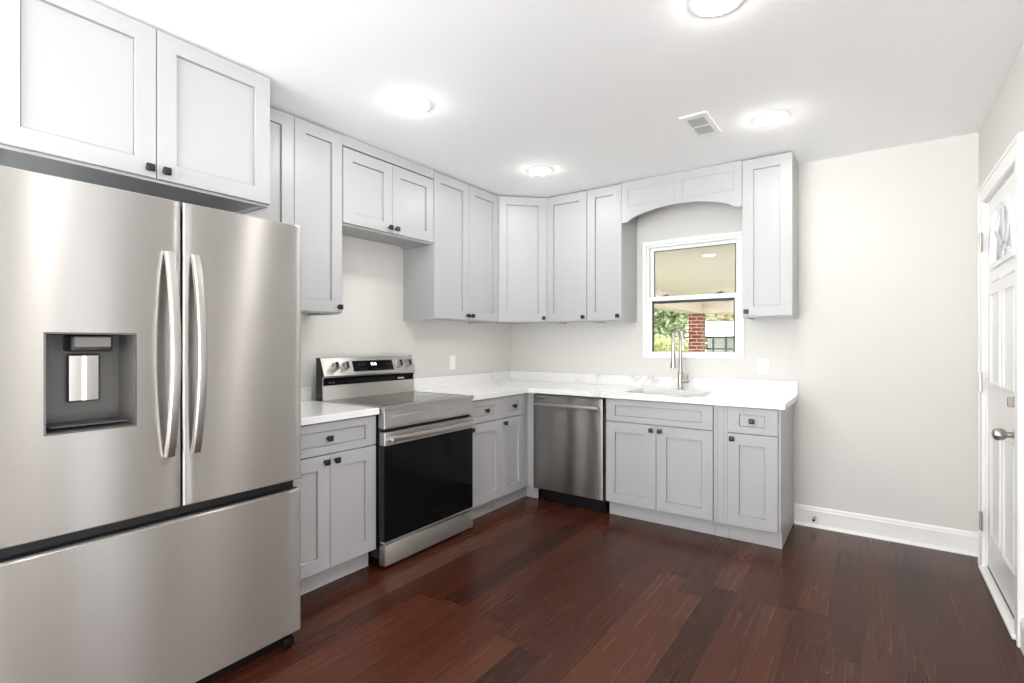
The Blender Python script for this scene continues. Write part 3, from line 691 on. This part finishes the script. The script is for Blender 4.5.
# ------------------------------------------------------------------ electric range
def kitchen_range():
    y0, y1 = -2.136, -1.380
    t = thing('electric_range', 'freestanding stainless steel electric range with black glass oven door', 'range', (.35, (y0+y1)/2, 0))
    W_ = dict(world_coords=True)
    bm = box(BM(), .05, y0+.003, .05, .640, y1-.003, .872, .003); part('body', bm, 'black_enamel', t, **W_)
    for fx in (.10, .60):
        for fy in (y0+.05, y1-.05): part('foot', cyl(BM(), (fx, fy, 0), (fx, fy, .05), .016, seg=12), 'black_plastic', t, True, True)
    # cooktop: steel rim with a black glass sheet and printed burner rings
    bm = slab_with_hole(BM(), .11, y0, .690, y1, [(.135, y0+.018, .655, y1-.018)], 'z', .872, .891)
    rim = part('cooktop_rim', bm, 'handle_steel', t, **W_)
    ct = part('cooktop', box(BM(), .135, y0+.018, .874, .655, y1-.018, .8895), 'cooktop_glass', t, **W_)
    for bx, by, br in ((.50, y0+.20, .115), (.50, y1-.20, .10), (.25, y0+.19, .08), (.25, y1-.19, .08)):
        bm = BM()
        for r1 in (br, br*.62):
            a = [bm.verts.new((bx+r1*math.cos(2*math.pi*k/40), by+r1*math.sin(2*math.pi*k/40), .8898)) for k in range(40)]
            b_ = [bm.verts.new((bx+(r1-.003)*math.cos(2*math.pi*k/40), by+(r1-.003)*math.sin(2*math.pi*k/40), .8898)) for k in range(40)]
            for k in range(40): bm.faces.new((a[k], a[(k+1) % 40], b_[(k+1) % 40], b_[k]))
        part('burner_ring', bm, 'plastic_grey', ct, **W_)
    # front fascia below the cooktop, with a pressed step
    bm = box(BM(), .630, y0+.001, .769, .684, y1-.001, .8725, .003)
    box(bm, .682, y0+.035, .779, .690, y1-.035, .838, .004, 2)
    part('front_fascia', bm, 'stainless', t, **W_)
    part('vent_slot', box(BM(), .625, y0+.012, .748, .660, y1-.012, .772), 'black_plastic', t, **W_)
    # oven door
    bm = box(BM(), .642, y0+.002, .676, .684, y1-.002, .750, .003); box(bm, .642, y0+.004, .140, .680, y1-.004, .677, .002)
    d = part('oven_door', bm, 'black_enamel', t, **W_)
    part('top_rail', box(BM(), .644, y0+.001, .677, .687, y1-.001, .751, .003), 'stainless', d, **W_)
    part('oven_window', box(BM(), .676, y0+.003, .152, .6845, y1-.003, .676, .0015), 'black_glass', d, **W_)
    part('bottom_rail', box(BM(), .650, y0+.003, .140, .684, y1-.003, .151, .001), 'stainless', d, **W_)
    bm = BM(); secs = []; n = 20
    for i in range(n+1):
        u = i/n; yy = y0+.035+(y1-y0-.07)*u; xx = .710 + .018*math.sin(math.pi*u)
        secs.append([bm.verts.new((xx+dx, yy, .716+dz)) for dx, dz in ((.009, -.014), (.013, 0), (.009, .015), (-.004, .019), (-.009, 0), (-.004, -.018))])
    for a, b_ in zip(secs, secs[1:]):
        for k in range(6): bm.faces.new((a[k], a[(k+1) % 6], b_[(k+1) % 6], b_[k]))
    bm.faces.new(secs[0]); bm.faces.new(secs[-1])
    for yy in (y0+.048, y1-.048): box(bm, .684, yy-.014, .702, .716, yy+.014, .730, .004)
    part('handle', bm, 'handle_steel', d, True, True)
    # storage drawer
    part('drawer', box(BM(), .640, y0+.002, .020, .686, y1-.002, .132, .004, 2), 'stainless', t, True, True)
    # back guard: side cheeks, lower steel, black band, sloped console
    bm = prism(BM(), [(.068, .872), (.136, .872), (.126, .977), (.126, 1.010), (.146, 1.037), (.106, 1.146), (.068, 1.146)], 'y', y0, y1)
    bg_ = part('backguard', bm, 'stainless', t, **W_)
    for ya, yb in ((y0-.0025, y0+.0005), (y1-.0005, y1+.0025)):
        part('side_cheek', prism(BM(), [(.066, .872), (.128, .872), (.122, 1.030), (.138, 1.037), (.102, 1.148), (.066, 1.148)], 'y', ya, yb), 'black_enamel', bg_, **W_)
    part('black_band', prism(BM(), [(.118, .978), (.1285, .978), (.1285, 1.009), (.140, 1.030), (.118, 1.030)], 'y', y0+.008, y1-.008), 'black_glass', bg_, **W_)
    A, B = Vector((.146, 0, 1.037)), Vector((.106, 0, 1.146)); up = (B-A).normalized(); nrm = Vector((up.z, 0, -up.x))
    def onface(yy, s, h=0): p = A + up*s + nrm*h; return Vector((p.x, yy, p.z))
    L_ = (B-A).length
    def plate(ya, yb, s0, s1, h0, h1):
        bm = BM(); v = [bm.verts.new(onface(a, b_, c)) for c in (h0, h1) for a, b_ in ((ya, s0), (yb, s0), (yb, s1), (ya, s1))]
        for f in ((0, 1, 2, 3), (4, 5, 6, 7), (0, 1, 5, 4), (1, 2, 6, 5), (2, 3, 7, 6), (3, 0, 4, 7)): bm.faces.new([v[i] for i in f])
        return bm
    wd = y1-y0
    da, db = y0+wd*.295, y0+wd*.735
    disp = part('display', plate(da, db, .020, .092, -.002, .0015), 'black_glass', t, **W_)
    bm = BM(); cyc = da+(db-da)*.50
    for k, yy in enumerate((-.020, -.009, .006, .017)):
        for s0, s1, a, b_ in ((.058, .060, 0, .006), (.066, .068, 0, .006), (.074, .076, 0, .006), (.058, .076, 0, .0016), (.058, .076, .0052, .0068)):
            q = plate(cyc+yy+a, cyc+yy+b_, s0, s1, .0012, .002)
            me = bpy.data.meshes.new('tmp'); q.to_mesh(me); q.free(); bm.from_mesh(me); bpy.data.meshes.remove(me)
    part('clock_digits', bm, 'clock_glow', disp, **W_)
    for u in (.14, .20, .26, .48, .54, .60, .66, .86, .92):
        for s0, s1 in ((.030, .034), (.062, .066)) if u < .3 or u > .8 else ((.032, .035),):
            part('touch_mark', plate(da+(db-da)*u, da+(db-da)*(u+.025), s0, s1, .0012, .0018), 'plastic_grey', disp, **W_)
    for u in (.115, .215, .805, .915):
        yy = y0+wd*u
        bm = lathe(BM(), [(0, 0), (.029, 0), (.029, .004), (.024, .006), (.0225, .026), (.020, .029), (0, .029)], onface(yy, .058), nrm, 28)
        k = part('knob', bm, 'handle_steel', t, True, True)
        bm = BM(); o_ = onface(yy, .058, .028); e = Vector((0, 1, 0))
        bmesh.ops.create_cube(bm, size=1, matrix=Matrix.Translation(o_+nrm*.004) @ Matrix(((*e, 0), (*up, 0), (*nrm, 0), (0, 0, 0, 1))).transposed() @ Matrix.Diagonal((.009, .042, .014, 1)))
        part('grip', bm, 'black_frame', k, **W_)
    bm = BM()
    for i in range(7): box(bm, .1283, y1-.155+i*.0085, .990, .1292, y1-.149+i*.0085, .998)
    part('badge', bm, 'plastic_white', bg_, **W_)
    bm = BM()
    for i in range(2): box(bm, .1283, y0+.045+i*.026, .990, .1292, y0+.058+i*.026, 1.000)
    part('badge', bm, 'plastic_grey', bg_, **W_)
kitchen_range()

# ------------------------------------------------------------------ refrigerator
def fridge():
    ya, yb, ym = -3.712, -2.783, -3.2300
    xf, xb = .932, .80
    t = thing('refrigerator', 'stainless steel french door refrigerator with ice and water dispenser', 'refrigerator', (.42, (ya+yb)/2, 0))
    W_ = dict(world_coords=True)
    bm = box(BM(), .04, ya+.006, .045, xb-.012, yb-.006, 1.735, .004); part('body', bm, 'appliance_grey', t, **W_)
    bm = box(BM(), xb-.03, ya+.012, .05, xb+.085, yb-.012, .68); part('door_gasket', box(bm, xb-.03, ya+.012, .6, xb+.010, yb-.012, 1.71), 'black_plastic', t, **W_)
    def door_mesh(y0, y1, z0, z1, hole=None, bulge=.006, r=.006):
        n = 14; ys = [y0+(y1-y0)*i/n for i in range(n+1)]
        if hole: ys = [y for y in ys if all(abs(y-h) > .008 for h in hole[:2])] + list(hole[:2])
        ys = sorted(set(ys)); ys = [y for y in ys if y0+r < y < y1-r]
        fx = lambda y: xf - bulge*(2*(y-y0)/(y1-y0)-1)**2
        prof = [(y0, xb), (y0, fx(y0)-r)]
        for k in range(1, 5): a = math.pi/2*k/5; prof.append((y0+r-r*math.cos(a), fx(y0)-r+r*math.sin(a)))
        prof.append((y0+r, fx(y0+r)))
        prof += [(y, fx(y)) for y in ys] + [(y1-r, fx(y1-r))]
        for k in range(4, 0, -1): a = math.pi/2*k/5; prof.append((y1-r+r*math.cos(a), fx(y1)-r+r*math.sin(a)))
        prof += [(y1, fx(y1)-r), (y1, xb)]
        c = .004
        zs = [(z0, c), (z0+c, 0)] + ([(hole[2], 0), (hole[3], 0)] if hole else []) + [(z1-c, 0), (z1, c)]
        bm = BM(); rows = []
        for z, ins in zs: rows.append([bm.verts.new((x-(ins if x > xb else 0), y, z)) for y, x in prof])
        for i in range(len(rows)-1):
            for j in range(len(prof)-1):
                if hole and abs(zs[i][0]-hole[2]) < 1e-6 and hole[0]-1e-6 <= prof[j][0] and prof[j+1][0] <= hole[1]+1e-6: continue
                bm.faces.new((rows[i][j], rows[i][j+1], rows[i+1][j+1], rows[i+1][j]))
            bm.faces.new((rows[i][0], rows[i+1][0], rows[i+1][-1], rows[i][-1]))
        bm.faces.new(rows[0]); bm.faces.new(rows[-1])
        return bm, fx
    hole = (-3.588, -3.363, .976, 1.272)
    bm, fxl = door_mesh(ya, ym-.003, .682, 1.722, hole)
    dl = part('door', bm, 'stainless', t, True, True, 40); tag(dl, 'left refrigerator door with the dispenser recess')
    bm, fxr = door_mesh(ym+.003, yb, .682, 1.722)
    dr = part('door', bm, 'stainless', t, True, True, 40)
    bm, _ = door_mesh(ya, yb, .060, .640, None, .007)
    fz = part('freezer_drawer', bm, 'stainless', t, True, True, 40)
    bm = BM(); box(bm, xb+.03, ya+.004, .618, xf-.026, yb-.004, .6435, .003); part('drawer_grip', bm, 'black_plastic', fz, **W_)
    # dispenser recess
    h0, h1, g0, g1 = hole; xi = xf-.118
    bm = BM(); fo = [(fxl(h0)+.0015, h0, g0), (fxl(h1)+.0015, h1, g0), (fxl(h1)+.0015, h1, g1), (fxl(h0)+.0015, h0, g1)]
    fi = [(x+.0005, y+(.005 if y == h0 else -.005), z+(.005 if z == g0 else -.005)) for x, y, z in fo]
    bk = [(xi, y+(.012 if y == h0 else -.012), z+(.022 if z == g0 else -.008)) for _, y, z in fo]
    fb = [(x-.004, y, z) for x, y, z in fo]
    rs = [[bm.verts.new(p) for p in q] for q in (fb, fo, fi, bk)]
    for a, b_ in zip(rs, rs[1:]):
        for i in range(4): bm.faces.new((a[i], a[(i+1) % 4], b_[(i+1) % 4], b_[i]))
    bm.faces.new(rs[-1])
    part('dispenser_recess', bm, 'plastic_grey', dl, **W_)
    cy = (h0+h1)/2 + .012
    bm = box(BM(), xi-.001, cy-.055, g1-.058, xi+.075, cy+.052, g1-.008, .008, 3)
    part('dispenser_nozzle', bm, 'black_frame', dl, True, True)
    part('nozzle_trim', box(BM(), xi+.072, cy-.046, g1-.044, xi+.0775, cy+.046, g1-.012, .002), 'nozzle_grey', dl, **W_)
    bm = box(BM(), xi+.004, cy-.048, g1-.214, xi+.020, cy+.033, g1-.067, .003)
    part('paddle_surround', bm, 'black_frame', dl, **W_)
    bm = BM(); n = 12; sec = []
    for i in range(n+1):
        u = i/n; yy = cy-.044+.073*u; xx = xi+.021+.004*math.sin(math.pi*u)
        sec.append([bm.verts.new((xx, yy, g1-.210)), bm.verts.new((xx, yy, g1-.071))])
    for a, b_ in zip(sec, sec[1:]): bm.faces.new((a[0], b_[0], b_[1], a[1]))
    bk2 = [bm.verts.new((xi+.018, y_, z_)) for y_, z_ in ((cy-.044, g1-.210), (cy+.029, g1-.210), (cy+.029, g1-.071), (cy-.044, g1-.071))]
    bm.faces.new(bk2)
    part('dispenser_paddle', bm, 'chrome_plate', dl, True, True)
    bm = box(BM(), xi+.004, h0+.016, g0+.017, fxl(cy)-.012, h1-.016, g0+.021, .001)
    for i in range(9): box(bm, xi+.01, h0+.03+i*.019, g0+.0205, xi+.095, h0+.034+i*.019, g0+.0225)
    part('drip_tray', bm, 'appliance_grey', dl, **W_)
    # bowed bar handles
    for d, yc, fx in ((dl, -3.2720, fxl), (dr, -3.1915, fxr)):
        bm = BM(); secs = []; n = 28; z0, z1 = .862, 1.545; b0 = fx(yc)
        for i in range(n+1):
            u = i/n; zz = z0+(z1-z0)*u; bow = math.sin(math.pi*u)**.8
            xo = b0+.020+.048*bow; hw = .0140; th = .019
            secs.append([bm.verts.new((xo-th+dx, yc+dy, zz)) for dx, dy in ((0, -hw), (th-.004, -hw), (th, -hw+.004), (th+.001, 0), (th, hw-.004), (th-.004, hw), (0, hw))])
        for a, b_ in zip(secs, secs[1:]):
            for k in range(7): bm.faces.new((a[k], a[(k+1) % 7], b_[(k+1) % 7], b_[k]))
        bm.faces.new(secs[0]); bm.faces.new(secs[-1])
        for zz in (z0, z1-.03): box(bm, b0-.006, yc-.010, zz+.0005, b0+.012, yc+.010, zz+.0295, .002)
        part('handle', bm, 'handle_steel', d, True, True, 30)
    # kick grille and feet
    part('kick_grille', box(BM(), xb-.02, ya+.02, .015, xf-.035, yb-.03, .056, .004), 'black_plastic', t, **W_)
    for fy in (ya+.06, yb-.055):
        bm = cyl(BM(), (xf-.065, fy, 0), (xf-.065, fy, .05), .018, seg=14); box(bm, xf-.075, fy-.012, .008, xf-.012, fy+.03, .042, .006, 2)
        part('foot', bm, 'black_plastic', t, True, True)
    for fy in (ya+.06, yb-.06): part('foot', cyl(BM(), (.12, fy, 0), (.12, fy, .05), .02, seg=14), 'black_plastic', t, True, True)
fridge()

# ------------------------------------------------------------------ ceiling fixtures
def ceiling_light(x, y, label):
    t = thing('ceiling_light', label, 'ceiling light', (x, y, H), 0, 'recessed ceiling lights')
    part('trim_ring', lathe(BM(), [(.070, 0), (.096, 0), (.094, -.004), (.078, -.009), (.071, -.007), (.070, 0)], (0, 0, -.0005), (0, 0, 1), 40, False), 'plastic_white', t, True)
    part('lens', lathe(BM(), [(0, -.027), (.020, -.0265), (.040, -.0235), (.058, -.0175), (.067, -.009), (.0695, -.001), (0, -.001)], (0, 0, 0), (0, 0, 1), 40), 'lamp_lens', t, True)
ceiling_light(.923, -2.146, 'round recessed ceiling light above the range side, nearest the tall left cabinets')
ceiling_light(.918, -.917, 'round recessed ceiling light in front of the diagonal corner cabinet')
ceiling_light(2.399, -.904, 'round recessed ceiling light right of the square ceiling vent')
ceiling_light(2.398, -2.085, 'round recessed ceiling light cut by the top edge of the view')
ceiling_light(2.398, -3.290, 'round recessed ceiling light overhead, mirrored in the left refrigerator door')
def vent():
    t = thing('ceiling_vent', 'small white rectangular ceiling vent with two grey louvre panels', 'vent', (2.062, -1.037, H))
    bm = slab_with_hole(BM(), -.072, -.165, .072, .165, [(-.046, -.120, .046, -.008), (-.046, .008, .046, .120)], 'z', -.009, -.0005)
    part('frame', bm, 'plastic_white', t)
    part('backing', box(BM(), -.05, -.125, -.004, .05, .125, -.0008), 'vent_grey', t)
    bm = BM()
    for yc in (-.064, .064):
        for i in range(9):
            y = yc-.048+i*.012
            prism(bm, [(y, -.0025), (y+.002, -.0025), (y+.007, -.008), (y+.005, -.008)], 'x', -.047, .047)
    part('louvres', bm, 'vent_grey', t)
vent()

# ------------------------------------------------------------------ small fittings on the walls
def plate_box(name, label, cat, loc, rz, gang, kinds):
    t = thing(name, label, cat, loc, rz)
    w = .072 if gang == 1 else .118
    part('cover_plate', box(BM(), -w/2, -.0065, -.058, w/2, -.0005, .058, .003, 2), 'plastic_white', t)
    for i, k in enumerate(kinds):
        cx = 0 if gang == 1 else (-.023, .023)[i]
        part('rocker' if k == 'r' else 'socket', box(BM(), cx-.0165, -.0095, -.034, cx+.0165, -.006, .034, .0015), 'vinyl_white', t)
        if k == 's':
            for z in (-.018, .018):
                for dx in (-.006, .006):
                    part('slot', box(BM(), cx+dx-.0012, -.0098, z-.004, cx+dx+.0012, -.0092, z+.005), 'vent_grey', t)
plate_box('wall_outlet', 'white outlet and switch plate on the back wall right of the window', 'outlet', (2.214, 0, 1.071), 0, 1, 's')
plate_box('wall_outlet', 'white outlet plate on the left wall between range and corner', 'outlet', (0, -.825, 1.075), LEFT, 1, 's')
t = thing('door_stop', 'small metal door stop sticking out of the baseboard near the end cabinet', 'door stop', (2.532, -.015, .062))
part('spring', lathe(BM(), [(0, 0), (.011, 0), (.011, .004), (.005, .007)] + [(.005+.0012*(i % 2), .008+i*.0025) for i in range(18)] + [(.004, .055), (0, .055)], (0, 0, 0), (0, -1, 0), 14), 'satin_nickel', t, True)
part('tip', lathe(BM(), [(0, 0), (.008, 0), (.009, .006), (.008, .014), (0, .015)], (0, -.0545, 0), (0, -1, 0), 14), 'black_frame', t, True)

# ------------------------------------------------------------------ outside: carport, brick pillar, garden
struct('ground', box(BM(), -16, .16, -.75, 12, 34, -.55), 'lawn')
struct('porch_slab', box(BM(), -.4, .16, -.549, 6, 7.3, -.10), 'concrete')
struct('porch_ceiling', box(BM(), -.42, .16, 2.10, 6, 7.4, 2.22), 'porch_ceiling_paint')
t = struct('porch_beam', box(BM(), -.30, .16, 1.845, -.02, 7.15, 2.099), 'porch_trim')
struct('porch_fascia', box(BM(), -.02, 6.85, 1.845, 6, 7.15, 2.099), 'porch_trim')
px_, py_ = -.155, 6.98
tag(part('brick_pillar', box(BM(), -.135, -.135, 0, .135, .135, 1.944), 'red_brick', origin=None), 'red brick pillar holding up the porch roof outside the window', 'pillar').location = (px_, py_, -.10)
t = thing('porch_light', 'small round lamp on the porch ceiling seen through the upper window pane', 'porch light', (1.55, 1.17, 2.10))
part('lamp_base', lathe(BM(), [(0, 0), (.075, 0), (.075, -.008), (0, -.008)], (0, 0, 0), (0, 0, 1), 28), 'plastic_white', t, True)
part('lamp_shade', lathe(BM(), [(.062, -.008), (.058, -.014), (.04, -.018), (0, -.02)], (0, 0, 0), (0, 0, 1), 28), 'porch_lamp', t, True)

def tree(name, label, loc, h, w, leaf, nleaf, size, trunk=True, seed=1, low=.2):
    rg = random.Random(seed); t = thing(name, label, 'tree' if trunk else 'bush', loc, 0, None)
    bm = BM()
    if trunk:
        tube(bm, [(0, 0, 0), (.03, .02, h*.3), (-.02, .05, h*.6), (.02, 0, h*.85)], [.09, .075, .05, .02], 10)
        for k in range(5):
            a = k*1.3; tube(bm, [(0, 0, h*(.25+.1*k)), (w*.25*math.cos(a), w*.25*math.sin(a), h*(.38+.1*k)), (w*.42*math.cos(a), w*.42*math.sin(a), h*(.44+.1*k))], [.035, .022, .01], 7)
        part('trunk', bm, 'bark', t, True)
    else:
        for k in range(7): a = k*.9; tube(bm, [(0, 0, 0), (w*.12*math.cos(a), w*.12*math.sin(a), h*.4), (w*.3*math.cos(a), w*.3*math.sin(a), h*.75)], [.02, .014, .006], 6)
        part('stems', bm, 'bark', t, True)
    bm = BM()
    blobs = [(rg.uniform(-.35, .35)*w, rg.uniform(-.35, .35)*w, h*(low+(.92-low)*rg.random()), w*rg.uniform(.16, .30)) for _ in range(26)]
    for _ in range(nleaf):
        bx, by, bz, br = rg.choice(blobs)
        d = Vector((rg.gauss(0, 1), rg.gauss(0, 1), rg.gauss(0, 1))).normalized()*br*rg.random()**.35
        c = Vector((bx, by, bz))+d
        u = Vector((rg.gauss(0, 1), rg.gauss(0, 1), rg.gauss(0, .6))).normalized(); v = u.orthogonal().normalized(); nn = u.cross(v)
        s = size*rg.uniform(.6, 1.3)
        p = [c-u*s, c+v*s*.42+nn*s*.12, c+u*s, c-v*s*.42+nn*s*.12]
        q = [bm.verts.new(x) for x in p]; bm.faces.new((q[0], q[1], q[2])); bm.faces.new((q[0], q[2], q[3]))
    part('foliage', bm, leaf, t)
G = -.55
tree('garden_tree', 'light green leafy tree left of the brick pillar outside', (-3.0, 12.8, G), 4.6, 3.0, 'leaf_green', 5200, .12, True, 3)
tree('garden_bush', 'yellow green bush low in front of the light green tree outside', (-1.95, 9.6, G), 1.95, 1.7, 'leaf_yellow', 3000, .08, False, 5)
tree('garden_tree', 'olive green tree behind the brick pillar outside', (-1.2, 17.0, G), 5.0, 3.0, 'leaf_olive', 4200, .14, True, 8)
tree('garden_tree', 'tall green tree rising behind the white shed roof outside', (2.2, 21.5, G), 5.6, 3.6, 'leaf_olive', 4200, .16, True, 11)
def shed():
    t = thing('garden_shed', 'white roofed open shed with dark metal bars seen right of the brick pillar', 'shed', (.35, 11.7, G))
    part('roof', prism(BM(), [(-1.25, 1.96), (.0, 2.34), (1.25, 1.96), (1.25, 2.03), (.0, 2.41), (-1.25, 2.03)], 'x', -1.6, 1.6), 'shed_roof_white', t)
    part('rear_wall', box(BM(), -1.4, -.35, 0, 1.4, -.28, 2.0), 'shed_wall', t)
    for x in (-1.4, -1.07, -.74, -.41, -.08, .25, .58, .91, 1.24): part('post', box(BM(), x-.025, -1.1, 0, x+.025, -1.05, 2.0), 'dark_metal', t)
    for z in (.9, 1.62, 1.93): part('rail', box(BM(), -1.42, -1.095, z-.02, 1.27, -1.055, z+.02), 'dark_metal', t)
shed()
